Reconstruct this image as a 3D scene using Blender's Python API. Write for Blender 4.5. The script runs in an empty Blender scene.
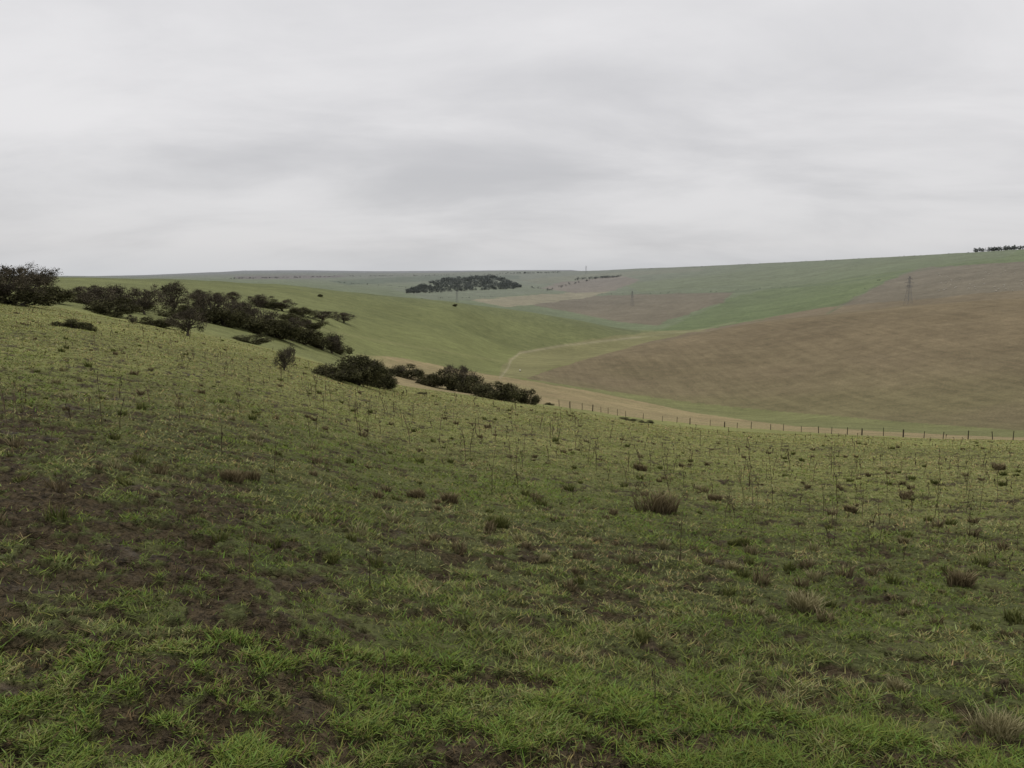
import bpy, math, numpy as np
rng=np.random.default_rng(7)
sc=bpy.context.scene
# ------------------------------------------------------------------ noise
def _h(ix,iy,s):
    n=(ix.astype(np.int64)*374761393+iy.astype(np.int64)*668265263+s*974634777)&0xffffffff
    n=((n^(n>>13))*1274126177)&0xffffffff
    return ((n^(n>>16))&0xffff)/65535.0
def vn(x,y,s=0):
    ix=np.floor(x);iy=np.floor(y);fx=x-ix;fy=y-iy
    fx=fx*fx*(3-2*fx);fy=fy*fy*(3-2*fy)
    a=_h(ix,iy,s);b=_h(ix+1,iy,s);c=_h(ix,iy+1,s);d=_h(ix+1,iy+1,s)
    return (a*(1-fx)+b*fx)*(1-fy)+(c*(1-fx)+d*fx)*fy
def fbm(x,y,o=4,s=0):
    t=0;a=1;w=0
    for i in range(o):
        t=t+a*vn(x*2**i+17.3*i,y*2**i-9.1*i,s+i);w+=a;a*=.55
    return t/w
def sstep(a,b,x):
    t=np.clip((x-a)/(b-a),0,1);return t*t*(3-2*t)
def pchip(xk,yk,x):
    xk=np.asarray(xk,float);yk=np.asarray(yk,float)
    h=np.diff(xk);d=np.diff(yk)/h;m=np.zeros_like(yk)
    for i in range(1,len(xk)-1):
        if d[i-1]*d[i]>0:
            w1=2*h[i]+h[i-1];w2=h[i]+2*h[i-1]
            m[i]=(w1+w2)/(w1/d[i-1]+w2/d[i])
    m[0]=d[0];m[-1]=d[-1]
    i=np.clip(np.searchsorted(xk,x)-1,0,len(xk)-2)
    t=np.clip((x-xk[i])/h[i],0,1)
    return ((1+2*t)*(1-t)**2)*yk[i]+t*(1-t)**2*h[i]*m[i]+t*t*(3-2*t)*yk[i+1]+t*t*(t-1)*h[i]*m[i+1]
# ------------------------------------------------------------------ image pixel rows to view slopes, terrain profiles by pixel column
F=800.0;PITCH=math.radians(7.8);CP,SP=math.cos(PITCH),math.sin(PITCH)
def slope_of(v):
    b=(384-np.asarray(v,float))/F
    return (-SP+b*CP)/(CP+b*SP)
def v_of(S):
    return 384-F*(SP+S*CP)/(CP-S*SP)
PR={
-400:[(70,262),(90,258),(130,258),(180,258),(260,262),(450,268),(900,276),(1500,276),(3000,272)],
-120:[(85,288),(115,284),(160,282),(220,281),(300,279),(480,276),(900,282),(1500,279),(3000,275)],
0:[(100,302),(125,297),(170,291),(230,287),(320,282),(500,277.5),(900,284),(1500,279),(3000,276)],
64:[(105,310),(135,303),(180,296),(240,290),(330,284),(500,277.5),(900,284),(1500,279),(3000,276)],
128:[(110,320),(140,312),(190,303),(260,295),(350,287),(520,278.5),(900,284),(1600,279),(3200,276.5)],
192:[(110,332),(140,324),(190,313),(270,301),(360,292),(540,280.5),(900,287),(1700,279),(3300,275)],
256:[(110,347),(140,340),(200,324),(280,309),(370,298),(560,284),(900,291),(1800,279),(3500,273.5)],
320:[(110,364),(145,360),(215,344),(300,323),(400,307),(590,289),(920,297),(1900,281),(3500,273)],
384:[(112,383),(145,380),(240,363),(330,342),(430,322),(630,296),(950,303),(2000,284),(3500,273.2)],
448:[(118,393),(155,391),(270,370),(370,350),(470,331),(660,302),(980,308),(2100,286),(3600,272.5)],
512:[(124,401),(165,399),(310,374),(430,360),(540,344),(710,310),(1000,313),(2100,288),(3900,271)],
576:[(140,409),(185,406),(310,383),(430,359),(540,358),(740,320),(1000,323),(2000,291),(4000,271)],
640:[(158,418),(205,414),(290,400),(480,345.5),(600,346),(800,332),(1000,328),(1700,294),(3500,268.5)],
704:[(156,425),(200,421),(270,412),(520,333),(640,336),(850,330),(1000,324),(1600,292),(3100,266)],
768:[(148,430),(190,427),(250,420),(550,321),(690,326),(880,320),(1000,315),(1500,290),(2800,263)],
896:[(128,436.5),(165,435),(220,427),(560,307),(700,311),(820,305),(950,296),(1300,277),(2200,256.5)],
1024:[(112,440.5),(145,440),(200,432),(560,297),(700,300),(800,293),(900,285),(1200,264),(1800,249)],
1180:[(100,443),(130,442),(190,432),(550,287),(700,290),(800,283),(900,274),(1200,254),(1700,241)],
1424:[(90,445),(120,444),(180,434),(540,277),(700,280),(800,272),(900,264),(1200,250),(1700,238)],
}
us=sorted(PR);K=9
phk=[];RK=[];EK=[]
def addk(ph,rs,es): phk.append(ph);RK.append(rs);EK.append(es)
addk(-math.pi,[80,110,150,200,300,450,800,1400,3000],[.05,.05,.05,.05,.045,.04,.03,.02,.01])
addk(-math.pi/2,[80,110,150,200,300,450,800,1400,3000],[.03,.03,.03,.03,.03,.03,.02,.01,.01])
for u in us:
    ph=math.atan((u-512)/F)
    addk(ph,[p[0] for p in PR[u]],[slope_of(p[1])*math.cos(ph) for p in PR[u]])
addk(math.pi/2,[80,110,180,500,700,800,900,1200,1700],[-.12,-.11,-.09,0,0,.005,.01,.02,.02])
addk(math.pi,[80,110,150,200,300,450,800,1400,3000],[.05,.05,.05,.05,.045,.04,.03,.02,.01])
phk=np.array(phk);RK=np.array(RK,float);EK=np.array(EK,float)
dense=np.radians(np.arange(-36,36.001,0.09))
ph=np.concatenate([np.radians(np.arange(-180,-36,3)),dense,np.radians(np.arange(39,180.1,3))])
rr=np.exp(np.concatenate([np.linspace(math.log(.35),math.log(2),40,endpoint=False),np.linspace(math.log(2),math.log(12),340,endpoint=False),np.linspace(math.log(12),math.log(11000),730)]))
NC,NR=len(ph),len(rr)
rk=np.exp(np.stack([pchip(phk,np.log(RK[:,k]),ph) for k in range(K)],1))
ek=np.stack([pchip(phk,EK[:,k],ph) for k in range(K)],1)
Eg=np.zeros((NC,NR));kk=np.zeros((NC,NR))
LR=np.log(rr)
for c in range(NC):
    g=(ek[c,0]+1.6/rk[c,0])*0.93
    near=np.array([.3,.6,1.2,2.4,4.8,8,14,26,45])
    en=-1.6/near+g*(1+.07*near/rk[c,0])
    xr=np.concatenate([near,rk[c],[4500,5600,6600,8000,12000]]);e8=ek[c,-1];p_=ph[c]
    r1=slope_of(np.interp(math.tan(p_)*F+512,[60,150,215,260,330,420,500,560,700],[277,275,272.2,271.6,272.0,272.8,272.5,271.8,276]))*math.cos(p_)
    r2=slope_of(np.interp(math.tan(p_)*F+512,[60,170,245,300,380,470,520,570,640],[277,275.5,270.6,270.2,271.2,270.6,270.2,270.0,276]))*math.cos(p_)
    if not(-.55<p_<.2): r1=r2=e8-.003
    ee=np.concatenate([en,ek[c],[min(e8,r1)-.004,r1,r1-.004,r2,r2-.015]])
    Eg[c]=pchip(np.log(xr),ee,LR)
    kk[c]=np.interp(LR,np.log(np.concatenate([[.3],rk[c],[7500]])),np.arange(K+2))
R2,P2=np.meshgrid(rr,ph)
X=R2*np.sin(P2);Y=R2*np.cos(P2)
Z=Eg*R2
for c in range(NC):
    g=(ek[c,0]+1.6/rk[c,0])*0.93
    w=1-sstep(20,45,rr)
    zl=-1.6+g*(1+.07*rr/rk[c,0])*rr
    Z[c]=Z[c]*(1-w)+zl*w
# ---- mud
MP=[(0.9,1.0),(0.1,2.5),(-1.2,3.6),(-3.9,6.2),(-7.5,9.4),(-15,15)]
def muddist(x,y):
    best=np.full(np.shape(x),1e9)
    for (a,b),(c,d) in zip(MP[:-1],MP[1:]):
        dx,dy=c-a,d-b;t=np.clip(((x-a)*dx+(y-b)*dy)/(dx*dx+dy*dy),0,1)
        best=np.minimum(best,np.hypot(x-a-t*dx,y-b-t*dy))
    return best
def mudmask(x,y):
    r=np.hypot(x,y)
    d=muddist(x,y)
    w=.45+.10*r
    n=.45*fbm(x*2.2,y*2.2,4,3)+.55*fbm(x*9,y*9,3,7)
    m=sstep(.50,.57,n+.150*np.exp(-(d/w)**2)-.080)
    wide=np.exp(-(d/(2.8*w))**2)
    n2=.5*fbm(x*1.3+y*.5,y*3.0-x*.6,3,11)+.5*fbm(x*7,y*10,3,13)
    m2=sstep(.58,.625,n2+.05*wide-.0007*r)
    return np.clip(np.maximum(m,m2*.9),0,1)
M=np.where(R2<70,mudmask(X,Y)*(1-sstep(35,70,R2)),0)
bn=fbm(X*1.3,Y*1.3,5,21)-.5
hum=fbm(X*5,Y*5,3,31)-.5
Z+=np.where(R2<90,bn*.13+hum*.05*(R2<30),0)*sstep(.5,2,R2)
Z+=(fbm(X*.12,Y*.12,3,41)-.5)*.5*sstep(6,40,R2)*(1-sstep(150,300,R2)*.3)
Z+=(fbm(X*.02,Y*.02,3,51)-.5)*2.2*sstep(150,500,R2)
Z-=M*.03*(R2<40)
Z+=M*(fbm(X*10,Y*10,3,61)-.45)*.10*(R2<25)
E2=Z/R2
UU=512+F*np.tan(np.clip(P2,-1.3,1.3));UU=np.where(Y>0,UU,-9999)
VV=v_of(E2/np.maximum(np.cos(P2),.2))
def ground(x,y):
    r=np.hypot(x,y);p=np.arctan2(x,y)
    ci=np.interp(p,ph,np.arange(NC));ri=np.interp(np.log(np.maximum(r,.36)),LR,np.arange(NR))
    c0=np.clip(ci.astype(int),0,NC-2);r0=np.clip(ri.astype(int),0,NR-2);fc=ci-c0;fr=ri-r0
    return (Z[c0,r0]*(1-fc)+Z[c0+1,r0]*fc)*(1-fr)+(Z[c0,r0+1]*(1-fc)+Z[c0+1,r0+1]*fc)*fr
def sight(u,v,rmin=1.5):
    """image pixel (u,v), ray cast from the camera -> point standing on the terrain"""
    p=math.atan((u-512)/F*(1/(CP+(384-v)/F*SP)));e=float(slope_of(v))*math.cos(p)
    c=int(round(np.interp(p,ph,np.arange(NC))))
    ok=np.where((rr>rmin)&(E2[c]>=e))[0]
    if len(ok)==0: i=int(np.argmax(np.where(rr>rmin,E2[c],-9)))
    else: i=ok[0]
    r=rr[i]
    return r*math.sin(p),r*math.cos(p),r
# ------------------------------------------------------------------ field colours
def col(*c): return np.array(c,float)
C=np.zeros((NC,NR,3))
wob=(fbm(X*.03,Y*.03,3,71)-.5)
U_=UU+wob*8;V_=VV+wob*2.0
def setc(m,c):
    m=m[...,None] if m.ndim==2 else m
    C[:]=C*(1-m)+np.asarray(c)*m
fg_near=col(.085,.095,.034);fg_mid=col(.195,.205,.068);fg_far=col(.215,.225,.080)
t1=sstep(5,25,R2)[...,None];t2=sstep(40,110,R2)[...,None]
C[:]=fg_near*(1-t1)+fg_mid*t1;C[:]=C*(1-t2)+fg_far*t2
hill=col(.172,.188,.070)
setc(sstep(1.0,1.6,kk),hill)
setc(sstep(3.5,6,kk)*(kk<6.6),col(.155,.172,.069))
setc(sstep(5.5,6,kk)*(kk<6.6)*(UU<640),col(.132,.150,.064))
setc(sstep(6.3,6.8,kk),col(.138,.170,.082))
setc(sstep(7.4,8.6,kk)*sstep(0,1,(800-UU)/250),col(.155,.178,.115))
setc(sstep(8.0,9,kk)*sstep(0,1,(500-UU)/150),col(.15,.165,.13))
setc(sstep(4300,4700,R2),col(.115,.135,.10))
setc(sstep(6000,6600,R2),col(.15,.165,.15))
def poly(pts,rlo,rhi,c,soft=0):
    px=np.array([p[0] for p in pts],float);py=np.array([p[1] for p in pts],float)
    ins=np.zeros(U_.shape,bool);n=len(pts);j=n-1
    for i in range(n):
        cnd=((py[i]>V_)!=(py[j]>V_))&(U_<(px[j]-px[i])*(V_-py[i])/(py[j]-py[i]+1e-9)+px[i])
        ins^=cnd;j=i
    m=ins&(R2>rlo)&(R2<rhi)&(Y>0)
    setc(m.astype(float),c);return m
RK1=rk[:,0][:,None];RK4=rk[:,3][:,None];RK5=rk[:,4][:,None]
poly([(640,335),(700,318),(735,300),(760,290),(820,282),(1000,256),(1030,240),(1300,230),(1300,300),(1024,299),(820,315),(700,336)],600,3000,(.128,.165,.066))
poly([(620,283),(760,270),(860,262),(1010,253),(880,266),(800,280),(640,292)],900,4000,(.140,.170,.082))
poly([(730,298),(790,286),(870,284),(840,300),(760,318),(690,330),(660,332)],700,2000,(.120,.158,.060))
poly([(522,303),(560,297),(640,294),(735,292),(720,302),(690,313),(655,325),(620,322),(570,312)],700,2600,(.158,.136,.085))
poly([(470,300),(520,296),(575,292),(612,291),(585,298),(530,305),(505,307)],700,2600,(.25,.23,.14))
poly([(540,288),(570,280),(622,276),(640,280),(612,291),(575,293)],700,3000,(.19,.165,.12))
poly([(826,314),(850,300),(882,281),(915,268),(1024,261),(1300,255),(1300,299),(1024,300),(900,309)],640,2400,(.165,.145,.098))
poly([(390,288),(470,290),(560,291),(470,300),(430,300)],900,2800,(.150,.175,.105))
poly([(235,276),(300,275),(360,275.5),(310,279),(240,279)],1400,4200,(.15,.14,.12))
poly([(330,281),(420,276),(520,275),(520,279),(430,281),(350,285)],1400,4200,(.100,.130,.075))
poly([(520,280),(600,273),(700,268),(700,271),(610,277),(540,284)],1400,4200,(.170,.185,.11))
poly([(496,376),(505,362),(520,352),(600,338),(660,331),(720,329),(720,337),(640,347),(560,366),(525,378)],280,1000,(.200,.195,.088))
brown=col(.182,.148,.088)
mb=poly([(524,378),(560,367),(600,356),(640,344),(700,331),(820,308),(1024,290),(1424,262),(1424,440),(1024,430),(900,421),(800,413),(700,403),(640,395),(580,387)],0,1e5,brown)
mb&=(R2>RK1*1.02)&(R2<RK5*.97)
setc((~mb&(kk>1.9)&(kk<5)&(UU>540)&(kk<3.2)).astype(float),(.170,.178,.074))
gfoot=(sstep(330,420,VV)*mb)
setc(gfoot*.8*sstep(.25,.7,fbm(X*.012,Y*.012,4,81)+.12),col(.150,.138,.066))
setc(mb*np.exp(-((R2/RK4-1.0)/.03)**2)*.4,col(.13,.12,.07))
line=np.interp(UU,[340,400,470,530,600,700,800,900,1024,1424],[352,358,371,380,393,413,426,432,437,440])
tan=(VV+wob*3>line)&(R2>RK1*1.015)&(R2<RK4)&(UU>345)&(VV<445)
setc(tan*sstep(345,400,UU)*.95*(.6+.6*fbm(X*.08,Y*.08,4,85)).clip(0,1),col(.29,.235,.125))
def path(pts,w,c,a,rlo=200,rhi=1100):
    d=np.full(U_.shape,1e9)
    for (p,q),(s,t) in zip(pts[:-1],pts[1:]):
        dx,dy=s-p,t-q;tt=np.clip(((UU-p)*dx+(VV-q)*dy)/(dx*dx+dy*dy),0,1)
        d=np.minimum(d,np.hypot(UU-p-tt*dx,VV-q-tt*dy))
    setc(a*np.exp(-(d/w)**2)*((R2>rlo)&(R2<rhi)&(Y>0)),c)
path([(500,378),(508,368),(511,360),(520,353),(560,346),(640,337)],1.1,col(.32,.29,.18),.6)
path([(640,337),(700,330),(735,322)],.7,col(.25,.25,.13),.5,500,1400)
path([(130,300),(260,318),(380,341),(505,362)],.9,col(.23,.22,.10),.35,150,800)
path([(170,292),(300,305),(420,322),(520,345)],.8,col(.12,.14,.055),.35,150,800)
path([(300,300),(400,316),(480,330),(560,340)],.6,col(.13,.145,.06),.35,150,800)
path([(640,294),(735,292),(760,289),(830,284),(1000,257)],.5,col(.09,.12,.06),.6,700,3000)
path([(826,314),(850,300),(882,281),(915,268)],.8,col(.11,.14,.07),.7,640,2600)
path([(760,289),(846,262)],1.2,col(.16,.19,.10),.5,700,3600)
C*=(.82+.36*fbm(X*.04,Y*.04,4,91))[...,None]
C*=(1+.16*(fbm(X*.008,Y*.008,3,95)-.5)*sstep(150,400,R2))[...,None]
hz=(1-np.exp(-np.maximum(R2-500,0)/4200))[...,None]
C[:]=C*(1-hz)+col(.235,.25,.26)*hz  # aerial haze painted into the ground colour, stronger with distance
plough=mb.astype(float)
# ------------------------------------------------------------------ mesh helpers
def mkmesh(name,V,Fc,mat=None,colr=None,smooth=False,attrs=None):
    me=bpy.data.meshes.new(name);V=np.ascontiguousarray(V,np.float32);Fc=np.asarray(Fc,np.int32)
    me.vertices.add(len(V));me.vertices.foreach_set("co",V.ravel())
    n,k=Fc.shape
    me.loops.add(n*k);me.loops.foreach_set("vertex_index",Fc.ravel())
    me.polygons.add(n);me.polygons.foreach_set("loop_start",np.arange(0,n*k,k,dtype=np.int32))
    me.polygons.foreach_set("loop_total",np.full(n,k,np.int32))
    me.polygons.foreach_set("use_smooth",np.full(n,smooth,bool))
    me.update(calc_edges=True)
    if colr is not None:
        a=me.color_attributes.new("Col",'FLOAT_COLOR','POINT')
        cc=np.ones((len(V),4),np.float32);cc[:,:3]=colr;a.data.foreach_set("color",cc.ravel())
    for nme,arr in (attrs or {}).items():
        a=me.attributes.new(nme,'FLOAT','POINT');a.data.foreach_set("value",np.ascontiguousarray(arr,np.float32).ravel())
    if mat: me.materials.append(mat)
    return me
def addobj(name,me,loc=(0,0,0),rot=(0,0,0),s=(1,1,1)):
    o=bpy.data.objects.new(name,me);sc.collection.objects.link(o)
    o.location=loc;o.rotation_euler=rot;o.scale=s;return o
# ------------------------------------------------------------------ materials
class NT:
    def __init__(s,nt): s.nt=nt
    def n(s,t,**kw):
        nd=s.nt.nodes.new(t)
        for k,v in kw.items(): setattr(nd,k,v)
        return nd
    def l(s,a,b): s.nt.links.new(a,b)
    def math(s,op,a,b=None,clamp=False):
        m=s.nt.nodes.new('ShaderNodeMath');m.operation=op;m.use_clamp=clamp
        for i,q in enumerate((a,b)):
            if q is None: continue
            if isinstance(q,(int,float)): m.inputs[i].default_value=q
            else: s.l(q,m.inputs[i])
        return m.outputs[0]
    def mix(s,f,a,b,mode='MIX'):
        m=s.nt.nodes.new('ShaderNodeMix');m.data_type='RGBA';m.blend_type=mode
        for q,i in ((f,0),(a,6),(b,7)):
            if isinstance(q,(int,float)): m.inputs[i].default_value=q
            elif isinstance(q,tuple): m.inputs[i].default_value=(*q,1)
            else: s.l(q,m.inputs[i])
        return m.outputs[2]
    def noise(s,vec,scale,detail=4,rough=.6,dist=0):
        m=s.n('ShaderNodeTexNoise');m.inputs['Scale'].default_value=scale;m.inputs['Detail'].default_value=detail
        m.inputs['Roughness'].default_value=rough;m.inputs['Distortion'].default_value=dist
        s.l(vec,m.inputs['Vector']);return m.outputs['Fac']
    def mr(s,v,a,b,c,d):
        m=s.n('ShaderNodeMapRange');s.l(v,m.inputs[0])
        for i,q in enumerate((a,b,c,d)): m.inputs[i+1].default_value=q
        return m.outputs[0]
def newmat(name):
    m=bpy.data.materials.new(name);m.use_nodes=True;nt=m.node_tree
    b=nt.nodes['Principled BSDF'];return m,NT(nt),b
def terrain_mat():
    m,N,b=newmat("downland_turf")
    geo=N.n('ShaderNodeNewGeometry');pos=geo.outputs['Position']
    at=N.n('ShaderNodeAttribute',attribute_name="Col")
    mud=N.n('ShaderNodeAttribute',attribute_name="mud").outputs['Fac']
    pl=N.n('ShaderNodeAttribute',attribute_name="plough").outputs['Fac']
    n_f=N.noise(pos,24,4,.7);n_m=N.noise(pos,1.7,5,.65);n_l=N.noise(pos,.16,4,.65);n_x=N.noise(pos,.022,4,.6)
    c=at.outputs['Color']
    f=N.mr(n_m,.46,.66,0,.5);c=N.mix(f,c,(1.22,1.08,1.15),'MULTIPLY')
    k=N.mr(n_f,.3,.7,.55,1.4)
    k=N.math('MULTIPLY',k,N.mr(n_m,.3,.7,.72,1.28))
    k=N.math('MULTIPLY',k,N.mr(n_l,.3,.7,.82,1.18))
    k=N.math('MULTIPLY',k,N.mr(n_x,.3,.7,.90,1.10))
    mp=N.n('ShaderNodeMapping');N.l(pos,mp.inputs[0]);mp.inputs['Rotation'].default_value=(0,0,math.radians(35))
    mp.inputs['Scale'].default_value=(.35,.012,.02)
    st=N.noise(mp.outputs[0],1.0,4,.7)
    pf=N.mr(st,.3,.7,.87,1.13)
    pfm=N.math('ADD',N.math('MULTIPLY',N.math('SUBTRACT',pf,1.0),pl),1.0)
    k=N.math('MULTIPLY',k,pfm)
    cb=N.n('ShaderNodeCombineColor');[N.l(k,cb.inputs[i]) for i in range(3)]
    c=N.mix(1.0,c,cb.outputs[0],'MULTIPLY')
    mn=N.noise(pos,16,5,.75)
    mc=N.mix(N.mr(mn,.38,.66,0,1),(.020,.015,.008),(.105,.080,.045))
    c=N.mix(mud,c,mc)
    N.l(c,b.inputs['Base Color'])
    N.l(N.math('SUBTRACT',.97,N.math('MULTIPLY',mud,N.mr(n_m,.52,.66,0,.4))),b.inputs['Roughness'])
    b.inputs['Specular IOR Level'].default_value=.12
    bp=N.n('ShaderNodeBump');bp.inputs['Strength'].default_value=1.0;bp.inputs['Distance'].default_value=.06
    N.l(N.noise(pos,20,3,.7),bp.inputs['Height'])
    bp2=N.n('ShaderNodeBump');bp2.inputs['Strength'].default_value=.6;bp2.inputs['Distance'].default_value=.9
    N.l(N.noise(pos,.5,4,.75),bp2.inputs['Height']);N.l(bp.outputs[0],bp2.inputs['Normal'])
    N.l(bp2.outputs[0],b.inputs['Normal'])
    return m
def attr_mat(name,noise=None):
    m=bpy.data.materials.new(name);m.use_nodes=True;N=NT(m.node_tree);N.nt.nodes.remove(N.nt.nodes['Principled BSDF'])
    d=N.n('ShaderNodeBsdfDiffuse');N.l(d.outputs[0],N.nt.nodes['Material Output'].inputs[0])
    at=N.n('ShaderNodeAttribute',attribute_name="Col").outputs['Color']
    if noise:
        geo=N.n('ShaderNodeNewGeometry');k=N.mr(N.noise(geo.outputs['Position'],noise,2,.6),.3,.7,.7,1.3)
        cb=N.n('ShaderNodeCombineColor');[N.l(k,cb.inputs[i]) for i in range(3)]
        at=N.mix(1.0,at,cb.outputs[0],'MULTIPLY')
    N.l(at,d.inputs[0]);return m
MT=terrain_mat();MG=attr_mat("grass_blades");MB=attr_mat("bush_foliage",1.2)
MW=attr_mat("dead_stems",9.0);MD=attr_mat("distant_foliage",.05)
# ------------------------------------------------------------------ terrain
idx=np.arange(NC*NR).reshape(NC,NR)
q=np.stack([idx[:-1,:-1],idx[:-1,1:],idx[1:,1:],idx[1:,:-1]],-1).reshape(-1,4)
V=np.stack([X,Y,Z],-1).reshape(-1,3)
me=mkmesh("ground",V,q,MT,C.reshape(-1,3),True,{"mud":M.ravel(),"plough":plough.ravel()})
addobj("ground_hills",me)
# ------------------------------------------------------------------ grass
def blades(n,rlo,rhi,seg):
    r=np.exp(rng.uniform(math.log(rlo),math.log(rhi),n));p=rng.uniform(-.64,.64,n)
    x=r*np.sin(p);y=r*np.cos(p)
    cl=fbm(x*5.1,y*5.1,3,101);pat=fbm(x*.55,y*.55,4,111)
    mud=mudmask(x,y)*(1-sstep(35,70,r))
    keep=rng.random(n)<np.clip((cl-.2)*2.8,.3,1)*(1-.90*mud)
    r,x,y,cl,pat,mud=[a[keep] for a in (r,x,y,cl,pat,mud)];n=len(r)
    z=ground(x,y)
    h=(.012+.030*np.clip(cl-.3,0,1)*rng.uniform(.5,1.6,n)+.016*rng.random(n)**4)*(1+.014*r)*(1+.5*sstep(.55,.75,pat))
    h*=rng.uniform(.6,1.25,n)
    w=(.0010+.00066*r)*rng.uniform(.6,1.3,n)
    a=rng.uniform(0,6.283,n);la=rng.uniform(0,6.283,n);ln=h*rng.uniform(.6,2.4,n)
    wx,wy=np.cos(a)*w,np.sin(a)*w;lx,ly=np.cos(la)*ln,np.sin(la)*ln
    base=np.stack([x,y,z-.004],1);wv=np.stack([wx,wy,0*w],1);up=np.stack([lx,ly,h],1)
    fs=.30*fbm(x*6.3,y*6.3,3,121)+.3*fbm(x*1.2,y*1.2,3,125)+.3*fbm(x*.35,y*.35,3,131)
    straw=sstep(.43,.64,fs+.02+.09*sstep(5,30,r)+rng.normal(0,.05,n))
    green=np.stack([rng.uniform(.105,.145,n),rng.uniform(.145,.19,n),rng.uniform(.030,.048,n)],1)
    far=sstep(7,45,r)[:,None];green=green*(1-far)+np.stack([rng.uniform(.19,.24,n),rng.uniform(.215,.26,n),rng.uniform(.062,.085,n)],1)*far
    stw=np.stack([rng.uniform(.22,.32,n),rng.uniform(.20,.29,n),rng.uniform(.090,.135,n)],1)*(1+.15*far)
    c=green*(1-straw[:,None])+stw*straw[:,None]
    dead=(rng.random(n)<.07+.3*mud)[:,None];c=np.where(dead,col(.13,.095,.05),c)
    c*=(rng.uniform(.8,1.2,n)*(.84+.34*fbm(x*.9,y*.9,3,137)))[:,None]*1.18
    if seg==2:
        mid=base+up*col(.35,.35,.6)
        Vs=np.stack([base-wv,base+wv,mid-wv*.8,mid+wv*.8,base+up],1).reshape(-1,3)
        i=np.arange(n)[:,None]*5;Fs=np.concatenate([i+col(0,1,3),i+col(0,3,2),i+col(2,3,4)]).astype(int)
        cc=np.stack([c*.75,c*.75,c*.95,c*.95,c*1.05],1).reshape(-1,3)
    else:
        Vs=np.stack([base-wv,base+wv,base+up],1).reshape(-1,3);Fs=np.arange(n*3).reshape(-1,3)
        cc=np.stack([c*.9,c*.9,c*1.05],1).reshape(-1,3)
    return Vs,Fs,cc
def join(parts):
    o=0;Vs=[];Fs=[];Cs=[]
    for v,f,c in parts: Vs.append(v);Fs.append(np.asarray(f)+o);Cs.append(c);o+=len(v)
    return np.concatenate(Vs),np.concatenate(Fs),np.concatenate(Cs)
g=join([blades(330000,1.8,4.2,2),blades(560000,4,110,1)])
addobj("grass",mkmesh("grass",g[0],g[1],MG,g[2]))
def tussock(x,y,s,n,c0,c1,wd):
    a=rng.uniform(0,6.283,n);rad=s*.45*np.sqrt(rng.random(n));bx=x+np.cos(a)*rad;by=y+np.sin(a)*rad
    z=ground(bx,by);h=s*rng.uniform(.3,.9,n);la=a+rng.normal(0,.9,n);ln=h*rng.uniform(.1,.9,n)
    base=np.stack([bx,by,z-.01],1);wa=rng.uniform(0,6.283,n);w=wd*rng.uniform(.5,1.3,n)
    wv=np.stack([np.cos(wa)*w,np.sin(wa)*w,0*w],1);tip=base+np.stack([np.cos(la)*ln,np.sin(la)*ln,h],1)
    mid=base+(tip-base)*col(.4,.4,.65)
    Vs=np.stack([base-wv,base+wv,mid-wv*.7,mid+wv*.7,tip],1).reshape(-1,3)
    i=np.arange(n)[:,None]*5;Fs=np.concatenate([i+col(0,1,3),i+col(0,3,2),i+col(2,3,4)]).astype(int)
    t=rng.random(n)[:,None];c=(col(*c0)*(1-t)+col(*c1)*t)
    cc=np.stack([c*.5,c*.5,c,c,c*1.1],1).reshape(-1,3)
    return Vs,Fs,cc
parts=[]
br=((.10,.08,.045),(.29,.235,.135));pale=((.22,.20,.10),(.38,.34,.19));gn=((.10,.12,.04),(.20,.20,.07))
for u,v,hp,k in [(668,514,28,br),(497,526,18,gn),(232,480,14,br),(965,586,18,br),(808,612,24,pale),(990,735,26,pale),(735,570,10,pale),(415,498,11,br),(715,500,9,br),(545,560,8,pale),(850,512,9,br),(330,560,10,gn),(905,500,8,br),(1000,470,8,br),(740,545,10,gn),(640,470,8,br),(448,502,13,br),(250,480,12,br),(640,640,12,gn),(900,690,12,pale)]:
    x,y,r=sight(u,v);s=hp*r/F*1.1
    for j in range(4):
        parts.append(tussock(x+rng.normal(0,.24*s),y+rng.normal(0,.24*s),s*rng.uniform(.6,1.05),140,k[0],k[1],.0012+.00045*r))
for i in range(520):
    r=math.exp(rng.uniform(math.log(6),math.log(105)));p=rng.uniform(-.62,.62);x,y=r*math.sin(p),r*math.cos(p)
    k=[br,pale,gn,gn,br][rng.integers(5)]
    parts.append(tussock(x,y,rng.uniform(.05,.15)*(1+.008*r),int(60 if r<30 else 30),k[0],k[1],.0012+.0006*r))
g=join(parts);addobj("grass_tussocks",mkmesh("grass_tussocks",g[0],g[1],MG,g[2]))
# ------------------------------------------------------------------ tubes
def tube(pts,rad,n=4):
    pts=np.asarray(pts,float);m=len(pts);rad=np.broadcast_to(rad,(m,))
    d=np.gradient(pts,axis=0);d/=np.linalg.norm(d,axis=1,keepdims=True)+1e-9
    ref=np.where(np.abs(d[:,2:3])>.9,col(1,0,0),col(0,0,1));a=np.cross(d,ref);a/=np.linalg.norm(a,axis=1,keepdims=True)+1e-9;b=np.cross(d,a)
    t=np.arange(n)/n*2*math.pi
    V=(pts[:,None]+rad[:,None,None]*(np.cos(t)[None,:,None]*a[:,None]+np.sin(t)[None,:,None]*b[:,None])).reshape(-1,3)
    F_=[]
    for i in range(m-1):
        for j in range(n):
            k=(j+1)%n;F_+= [(i*n+j,i*n+k,(i+1)*n+k),(i*n+j,(i+1)*n+k,(i+1)*n+j)]
    for j in range(1,n-1): F_.append((0,j+1,j));F_.append(((m-1)*n,(m-1)*n+j,(m-1)*n+j+1))
    return V,np.array(F_)
def T(pts,rad,c,n=4):
    v,f=tube(pts,rad,n);return v,f,np.tile(col(*c),(len(v),1))
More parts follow.
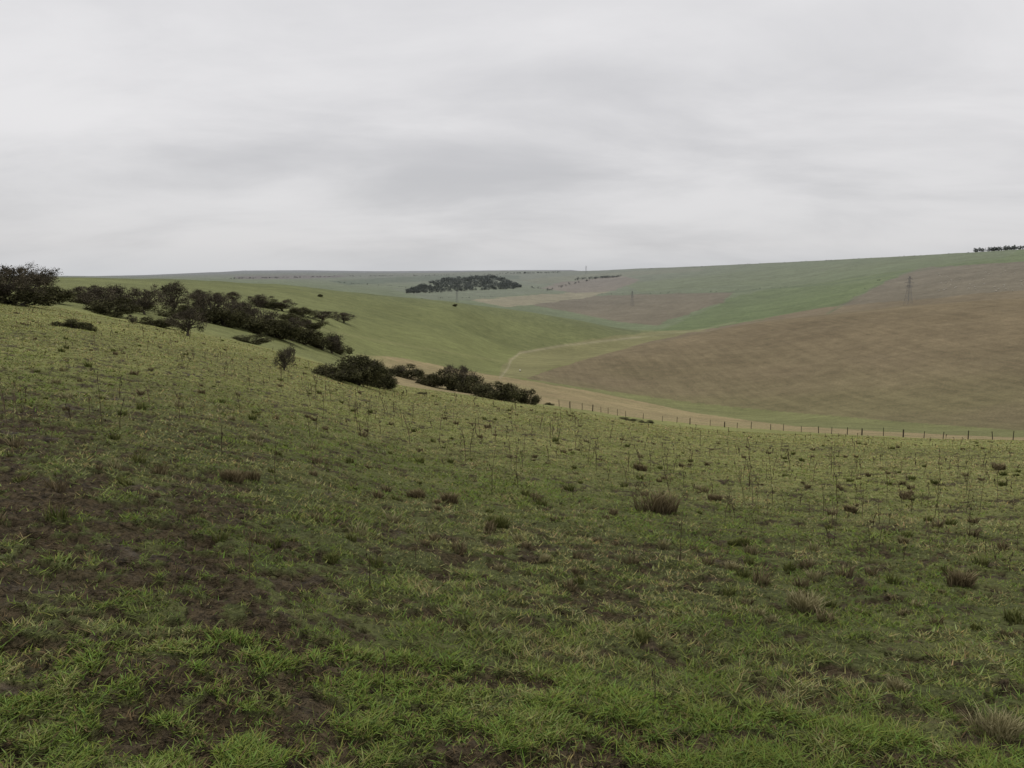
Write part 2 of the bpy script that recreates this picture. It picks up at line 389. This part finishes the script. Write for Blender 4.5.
def stalk(x,y,h,th):
    z=float(ground(np.array([x]),np.array([y]))[0]);out=[]
    lx,ly=rng.normal(0,.14,2)*h
    c=col(.085,.064,.043)*rng.uniform(.7,2.0)
    P=[np.array([x+lx*t*t,y+ly*t*t,z-.02+h*t]) for t in (0,.35,.7,1)]
    out.append(T(P,[th,th*.95,th*.8,th*.5],c,3))
    for k in range(rng.integers(1,6)):
        t=rng.uniform(.4,.95);b=np.array([x+lx*t*t,y+ly*t*t,z-.02+h*t]);a=rng.uniform(0,6.28);L=h*rng.uniform(.08,.22)
        e=b+np.array([math.cos(a)*L*.5,math.sin(a)*L*.5,L*.85]);out.append(T([b,(b+e)/2+[0,0,-.02*h],e],[th*.6,th*.5,th*.4],c,3))
        out.append(T([e,e+[0,0,.010+th*1.0],e+[0,0,.02+th*2.5]],[th*.7,th*1.5,th*.5],c*.8,4))
    return out
parts=[]
for u,v,hp in [(492,496,34),(250,585,52),(385,690,40),(836,500,28),(470,455,34),(275,480,40),(222,455,30),(575,450,22),(680,560,50),(518,488,20),(370,590,40),(790,470,18),(640,465,18),(940,480,18),(120,430,24),(355,420,24),(700,446,16),(120,400,20),(310,440,24),(415,560,36),(655,700,40),(750,455,14),(410,445,30),(62,520,40),(180,420,24),(150,405,20),(90,415,18),(440,430,20),(550,440,20),(385,415,20),(240,410,20)]:
    x,y,r=sight(u,v);parts+=stalk(x,y,hp*r/F,.0024+.00026*r)
for i in range(800):
    r=math.exp(rng.uniform(math.log(9),math.log(100)));p=rng.uniform(-.62,.62)
    x,y=r*math.sin(p),r*math.cos(p)
    if fbm(np.array([x*.11]),np.array([y*.11]),2,141)[0]<.45: continue
    parts+=stalk(x,y,.15+.55*rng.random()**1.8,.0020+.00019*r)
g=join(parts);addobj("dried_weed_stalks",mkmesh("dried_weed_stalks",g[0],g[1],MW,g[2]))
# ------------------------------------------------------------------ bushes
def leaves(cen,size,cA,cB,flat=0.0):
    n=len(cen);d=rng.normal(size=(n,3));d/=np.linalg.norm(d,axis=1,keepdims=True)
    e=np.cross(d,rng.normal(size=(n,3)));e/=np.linalg.norm(e,axis=1,keepdims=True)
    s=size*rng.uniform(.5,1.4,n)[:,None]
    Vs=np.stack([cen-d*s*.5-e*s*.32,cen-d*s*.5+e*s*.32,cen+d*s*.5+e*s*.15*rng.random((n,1)),],1).reshape(-1,3)
    t=rng.random(n)[:,None];c=col(*cA)*(1-t)+col(*cB)*t
    return Vs,np.arange(3*n).reshape(-1,3),np.repeat(c,3,0)
def bush(kind):
    out=[];lumps=[];bark=(.08,.07,.055)
    if kind=='gorse':
        for k in range(18):
            a=rng.uniform(0,6.28);d=.40*math.sqrt(rng.random());h=rng.uniform(.12,.72)*(1-.9*d)
            lumps.append((math.cos(a)*d,math.sin(a)*d,h,rng.uniform(.10,.20)))
        for k in range(9):
            l=lumps[k];out.append(T([(l[0]*.2,l[1]*.2,0),(l[0]*.6,l[1]*.6,l[2]*.5),(l[0],l[1],l[2]+.08)],[.022,.014,.004],bark))
        N_=330;sz=.040;cA,cB=(.032,.034,.018),(.105,.100,.050)
    else:
        tr=rng.normal(0,.04,2)
        out.append(T([(0,0,-.03),(tr[0],tr[1],.2),(tr[0]*1.5,tr[1]*1.5,.42)],[.035,.028,.02],bark,6))
        for k in range(28):
            a=k*2.4+rng.normal(0,.3);d=rng.uniform(.03,.42);h=rng.uniform(.24,.90)*(1-.45*d)
            lumps.append((math.cos(a)*d,math.sin(a)*d,h,rng.uniform(.08,.15)))
            e=np.array(lumps[-1][:3]);b=np.array([tr[0],tr[1],rng.uniform(.1,.4)])
            out.append(T([b,(b+e)/2+rng.normal(0,.03,3),e,e*1.06],[.016,.011,.006,.002],bark))
        N_=120;sz=.033;cA,cB=(.045,.040,.030),(.120,.102,.072)
    for l in lumps:
        n=int(N_);p=rng.normal(size=(n,3));p/=np.linalg.norm(p,axis=1,keepdims=True)
        rad=l[3]*rng.uniform(.35,1.2,n)**.7*(1+.25*np.sin(p[:,0]*7+l[0]*30)*np.sin(p[:,2]*6))
        cen=np.array(l[:3])+p*rad[:,None]*col(1,1,1.05);cen=cen[cen[:,2]>.0]
        k=rng.uniform(.6,1.5);out.append(leaves(cen,sz,np.array(cA)*k,np.array(cB)*k))
        for j in range(10):
            d=rng.normal(size=3);d[2]=abs(d[2])*1.3+.7;d/=np.linalg.norm(d);b=np.array(l[:3])+d*l[3]*.4
            out.append(T([b,b+d*l[3]*.5,b+d*l[3]*(.9+.5*rng.random())],[.004,.003,.001],bark,3))
    return join(out)
tmpl={}
for kind in ('gorse','haw'):
    tmpl[kind]=[]
    for i in range(6):
        g=bush(kind);v=g[0].copy();w=max(np.percentile(v[:,0],99)-np.percentile(v[:,0],1),.1);h=np.percentile(v[:,2],99.3)
        v[:,:2]/=w;v[:,2]/=h;tmpl[kind].append(mkmesh(("gorse_foliage" if kind=='gorse' else "hawthorn_foliage"),v,g[1],MB,g[2]))
BL=[('haw',6,304,32,36),('haw',24,304,25,30),('gorse',14,305,17,50),('haw',42,292,22,30),('gorse',44,302,13,34),('haw',-22,306,34,40),
('gorse',70,328,9,26),('gorse',91,331,8,10),
('haw',84,303,15,28),('haw',98,311,20,32),('gorse',112,315,15,36),('haw',118,309,20,28),('gorse',96,306,12,36),('haw',132,324,9,8),
('haw',146,315,23,28),('gorse',138,312,12,28),('haw',171,315,28,30),('gorse',158,327,9,32),('haw',187,336,24,34),('haw',198,314,18,24),
('gorse',178,319,12,30),('haw',216,324,27,32),('gorse',205,322,13,34),('gorse',228,327,18,34),('haw',243,328,25,30),('gorse',255,333,16,38),('haw',266,332,22,28),
('gorse',279,338,17,36),('haw',292,341,21,28),('gorse',303,344,14,34),('gorse',320,349,14,36),('haw',333,354,17,24),('gorse',250,343,8,32),('gorse',340,355,10,20),
('haw',232,303,10,18),('haw',258,307,11,22),('gorse',270,309,8,24),('haw',284,312,11,20),('gorse',302,316,8,26),('haw',322,322,10,24),('haw',344,323,10,22),('gorse',312,329,9,24),('haw',200,301,10,20),('haw',217,304,10,18),('gorse',292,322,8,22),('gorse',238,315,8,22),
('haw',285,371,25,18),('haw',289,357,9,10),
('gorse',334,379,16,40),('gorse',352,383,27,48),('gorse',374,387,22,38),('gorse',384,387,11,24),('gorse',362,376,18,36),
('gorse',406,378,12,32),('haw',398,376,9,20),('gorse',430,386,12,24),('gorse',450,390,19,30),('haw',460,391,25,30),('gorse',475,394,17,30),('gorse',492,399,16,32),('gorse',508,402,18,34),('gorse',527,404,14,22),('gorse',548,405,3,12),
('gorse',320,297,2.5,5),('gorse',455,307,2.5,5),('gorse',626,420,3,20),('gorse',645,423,3,16),('gorse',420,394,3,16)]
for kd,u,v,hp,wp in BL:
    x,y,r=sight(u,v,40);z=float(ground(np.array([x]),np.array([y]))[0])
    d=math.hypot(x,y);s=d/F
    addobj("gorse_bush" if kd=='gorse' else "hawthorn_bush",tmpl[kd][rng.integers(6)],(x,y,z-.15),(0,0,rng.uniform(0,6.28)),(wp*s*1.12,wp*s,hp*s*1.08))
# ------------------------------------------------------------------ distant woods, hedges
def crowns(pts,hgt,nl=26,cA=(.055,.062,.052),cB=(.115,.122,.095)):
    out=[]
    for (x,y),h in zip(pts,hgt):
        z=float(ground(np.array([x]),np.array([y]))[0]);n=nl
        p=rng.normal(size=(n,3));p/=np.linalg.norm(p,axis=1,keepdims=True);p*=rng.uniform(.5,1.05,(n,1))
        cen=np.array([x,y,z+h*.5])+p*col(.6,.6,.45)*h
        k=rng.uniform(.7,1.3);lf=leaves(cen,h*.36,np.array(cA)*k,np.array(cB)*k)
        hh=1-math.exp(-math.hypot(x,y)/5000);out.append((lf[0],lf[1],lf[2]*(1-hh)+col(.20,.22,.235)*hh))  # leaf colour blended towards haze grey with distance, haze painted in
        out.append(T([(x,y,z-.3),(x,y,z+h*.3),(x+.02*h,y,z+h*.6)],[.05*h,.04*h,.02*h],(.1,.1,.095),3))
    return join(out)
pts=[];hs=[]
while len(pts)<1500:
    u=rng.uniform(407,524)
    top=np.interp(u,[407,425,445,470,492,505,524],[291.5,284.5,279.5,278,277,280,288.5]);bot=np.interp(u,[407,440,480,524],[293.5,293,290.5,289])
    vv=rng.uniform(top,bot)
    if fbm(np.array([u*.09]),np.array([vv*.35]),2,151)[0]<.28: continue
    x,y,r=sight(u,vv,1000);pts.append((x,y));hs.append(rng.uniform(4,8)*r/2000)
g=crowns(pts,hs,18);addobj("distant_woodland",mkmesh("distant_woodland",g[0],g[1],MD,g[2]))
pts=[];hs=[]
def hedge(a,b,n,px,rmin=700,jit=.5):
    for i in range(n):
        t=rng.random();u=a[0]+(b[0]-a[0])*t;v=a[1]+(b[1]-a[1])*t+rng.normal(0,jit)
        x,y,r=sight(u,v,rmin);pts.append((x,y));hs.append(px*r/F*rng.uniform(.4,1.2))
hedge((545,291),(600,278),30,2.0);hedge((575,280),(622,277),60,2.2,700,.25);hedge((530,288),(560,291),10,2)
hedge((600,295),(720,292),16,1.3,900,.2);hedge((500,274),(560,273),50,1.6,2500,.15)
hedge((640,270),(830,261),30,1.1,1800,.15);hedge((830,261),(975,253),20,1.1,1500,.15);hedge((975,251.5),(1040,248.5),110,3.4,1200,.15)
hedge((230,279),(330,277),90,1.3,1300,.15);hedge((330,277),(500,275),90,1.1,2000,.15);hedge((420,299),(500,297),20,1.2,1000,.15)
hedge((735,291),(830,284),14,1.0,1000,.2);hedge((850,299),(880,281),8,1.2,700,.3);hedge((330,282),(410,288),30,1.2,1300,.15)
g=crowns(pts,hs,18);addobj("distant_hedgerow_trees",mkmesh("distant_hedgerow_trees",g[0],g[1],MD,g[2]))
# ------------------------------------------------------------------ fence
uf=np.linspace(560,1290,2000);pf=np.arctan((uf-512)/F);rf=np.exp(pchip(phk,np.log(RK[:,0]),pf))*.985
fx,fy=rf*np.sin(pf),rf*np.cos(pf);L=np.concatenate([[0],np.cumsum(np.hypot(np.diff(fx),np.diff(fy)))])
parts=[];tops=[]
s=0
while s<L[-1]:
    x=np.interp(s,L,fx);y=np.interp(s,L,fy);z=float(ground(np.array([x]),np.array([y]))[0]);h=rng.uniform(1.0,1.3);lx,ly=rng.normal(0,.05,2)
    th=rng.choice([.05,.06,.10],p=[.5,.35,.15])
    parts.append(T([(x,y,z-.3),(x+lx*.5,y+ly*.5,z+h*.5),(x+lx,y+ly,z+h)],[th,th*.95,th*.9],col(.05,.042,.034)*rng.uniform(.7,1.5),6));tops.append((x+lx,y+ly,z+h));s+=rng.uniform(2.4,4.4)
for k in (.08,.35,.6,.82):
    parts.append(T([(a,b,c-k) for a,b,c in tops],.006,(.12,.115,.11),3))
g=join(parts);addobj("wire_fence",mkmesh("wire_fence",g[0],g[1],MW,g[2]))
# ------------------------------------------------------------------ pylons
def pylon():
    o=[];c=(.20,.205,.21);w=lambda z:.085*(1-z)**1.3+.018
    zs=[0,.16,.3,.42,.53,.63,.72,.8,.88,1.0];cr=[(-1,-1),(1,-1),(1,1),(-1,1)];t=.0042
    for sx,sy in cr: o.append(T([(sx*w(z),sy*w(z),z) for z in zs],t,c,4))
    for a,b in zip(zs[:-1],zs[1:]):
        for i in range(4):
            p,q_=cr[i],cr[(i+1)%4]
            o.append(T([(p[0]*w(a),p[1]*w(a),a),(q_[0]*w(b),q_[1]*w(b),b)],t*.5,c,3));o.append(T([(q_[0]*w(a),q_[1]*w(a),a),(p[0]*w(b),p[1]*w(b),b)],t*.5,c,3))
    for z,l in ((.63,.15),(.76,.19),(.89,.13)):
        for sd in (-1,1):
            for sy in (-1,1): o.append(T([(0,sy*w(z),z),(sd*l,0,z+.01)],t*.7,c,3));o.append(T([(0,sy*w(z+.05),z+.05),(sd*l,0,z+.01)],t*.7,c,3))
            o.append(T([(sd*l,0,z+.01),(sd*l,0,z-.04)],t*.8,c,3))
    return join(o)
g=pylon();pm=mkmesh("pylon_lattice",g[0],g[1],MW,g[2])
for u,v,hp,rm in [(908,304,25,700),(632,306,15,900),(586,274,8,2500),(457,309,12,650)]:
    x,y,r=sight(u,v,rm);z=float(ground(np.array([x]),np.array([y]))[0]);s=hp*r/F
    addobj("electricity_pylon",pm,(x,y,z-.3),(0,0,rng.uniform(.2,.9)),(s,s,s))
# ------------------------------------------------------------------ sheep
def ball(c,r,n=7,m=5):
    V=[];Fq=[]
    for i in range(m+1):
        a=math.pi*i/m
        for j in range(n):
            b=2*math.pi*j/n;V.append((c[0]+r[0]*math.sin(a)*math.cos(b),c[1]+r[1]*math.sin(a)*math.sin(b),c[2]+r[2]*math.cos(a)))
    for i in range(m):
        for j in range(n):
            k=(j+1)%n;Fq+=[(i*n+j,(i+1)*n+j,(i+1)*n+k),(i*n+j,(i+1)*n+k,i*n+k)]
    return np.array(V),np.array(Fq)
def sheep(x,y,sc_=1.0):
    z=float(ground(np.array([x]),np.array([y]))[0]);o=[];wl=(.60,.57,.50);dk=(.12,.10,.08)
    def add(vf,c): o.append((vf[0],vf[1],np.tile(col(*c),(len(vf[0]),1))))
    add(ball((0,0,.62),(.52,.25,.27),10,7),wl);add(ball((.42,0,.66),(.2,.19,.2)),wl);add(ball((-.42,0,.64),(.2,.22,.22)),wl)
    o.append(T([(.5,0,.7),(.66,0,.55),(.74,0,.38)],[.12,.10,.08],wl,6));add(ball((.8,0,.26),(.13,.07,.08)),dk)
    for s in (-1,1): add(ball((.72,s*.11,.33),(.03,.07,.03)),dk)
    for lx in (-.36,.34):
        for s in (-1,1): o.append(T([(lx,s*.13,.5),(lx-.03,s*.13,.28),(lx,s*.13,.0)],[.075,.04,.035],dk,5))
    o.append(T([(-.58,0,.7),(-.63,0,.45)],[.05,.03],wl,5))
    v,f,c=join(o);a=rng.uniform(0,6.28);v=v*sc_
    return np.stack([v[:,0]*math.cos(a)-v[:,1]*math.sin(a)+x,v[:,0]*math.sin(a)+v[:,1]*math.cos(a)+y,v[:,2]+z],1),f,c
parts=[]
for i in range(34):
    u=rng.uniform(935,1022);x,y,r=sight(u,rng.uniform(272,292),720);parts.append(sheep(x,y,1.25))
g=join(parts);addobj("sheep_flock",mkmesh("sheep_flock",g[0],g[1],MW,g[2],True))
x,y,r=sight(520,372,200);g=sheep(x,y,1.2);addobj("sheep",mkmesh("sheep",g[0],g[1],MW,g[2],True))
# ------------------------------------------------------------------ world
w=bpy.data.worlds.new("World");sc.world=w;w.use_nodes=True;N=NT(w.node_tree)
for n in list(w.node_tree.nodes): w.node_tree.nodes.remove(n)
out=N.n('ShaderNodeOutputWorld');sky=N.n('ShaderNodeTexSky');sky.sky_type='NISHITA';sky.sun_disc=False
sky.sun_elevation=math.radians(62);sky.sun_rotation=math.radians(-25)
b1=N.n('ShaderNodeBackground');N.l(sky.outputs[0],b1.inputs[0]);b1.inputs[1].default_value=.08
tc=N.n('ShaderNodeTexCoord');sx=N.n('ShaderNodeSeparateXYZ');N.l(tc.outputs['Generated'],sx.inputs[0])
zc=N.math('MAXIMUM',sx.outputs[2],0.0);den=N.math('ADD',zc,.24)
cx=N.math('DIVIDE',sx.outputs[0],den);cy=N.math('DIVIDE',sx.outputs[1],den)
cb=N.n('ShaderNodeCombineXYZ');N.l(cx,cb.inputs[0]);N.l(cy,cb.inputs[1])
mp=N.n('ShaderNodeMapping');N.l(cb.outputs[0],mp.inputs[0]);mp.inputs['Scale'].default_value=(.85,1.3,1);mp.inputs['Location'].default_value=(8.3,3.9,0)
n1=N.noise(mp.outputs[0],1.3,6,.55,.3);n2=N.noise(mp.outputs[0],.5,2,.5,.2)
s=N.math('ADD',N.math('MULTIPLY',n1,.5),N.math('MULTIPLY',n2,.5))
m_=N.n('ShaderNodeMapRange',interpolation_type='SMOOTHSTEP');N.l(s,m_.inputs[0])
for i,q_ in enumerate((.36,.62,0,1)): m_.inputs[i+1].default_value=q_
cv=m_.outputs[0]
cc=N.mix(cv,(.57,.565,.58),(.82,.805,.81))
h1=N.mr(zc,0,.035,1,0);band=N.mr(zc,.03,.16,1,0)
cc=N.mix(N.math('MULTIPLY',band,.40),cc,(.52,.525,.545))
cc=N.mix(N.math('MULTIPLY',h1,.6),cc,(.57,.595,.625))
tp=N.mr(zc,.12,.32,0,1);cc=N.mix(N.math('MULTIPLY',tp,.45),cc,(.84,.83,.84))
b2=N.n('ShaderNodeBackground');N.l(cc,b2.inputs[0]);b2.inputs[1].default_value=1.0
mx=N.n('ShaderNodeMixShader');mx.inputs[0].default_value=.94;N.l(b1.outputs[0],mx.inputs[1]);N.l(b2.outputs[0],mx.inputs[2]);N.l(mx.outputs[0],out.inputs[0])
sd=bpy.data.lights.new("sun",'SUN');sd.energy=1.2;sd.angle=math.radians(25);sd.color=(1,.96,.9)
so=bpy.data.objects.new("sun",sd);sc.collection.objects.link(so)
so.rotation_euler=(math.radians(-28),0,math.radians(25))
# ------------------------------------------------------------------ camera
cd=bpy.data.cameras.new("camera");cam=bpy.data.objects.new("camera",cd);sc.collection.objects.link(cam)
cd.sensor_width=36;cd.lens=36*F/1024;cd.clip_start=.1;cd.clip_end=20000
cam.location=(0,0,0);cam.rotation_euler=(math.pi/2-PITCH,0,0);sc.camera=cam
sc.view_settings.view_transform='Standard';sc.view_settings.look='None';sc.view_settings.exposure=0
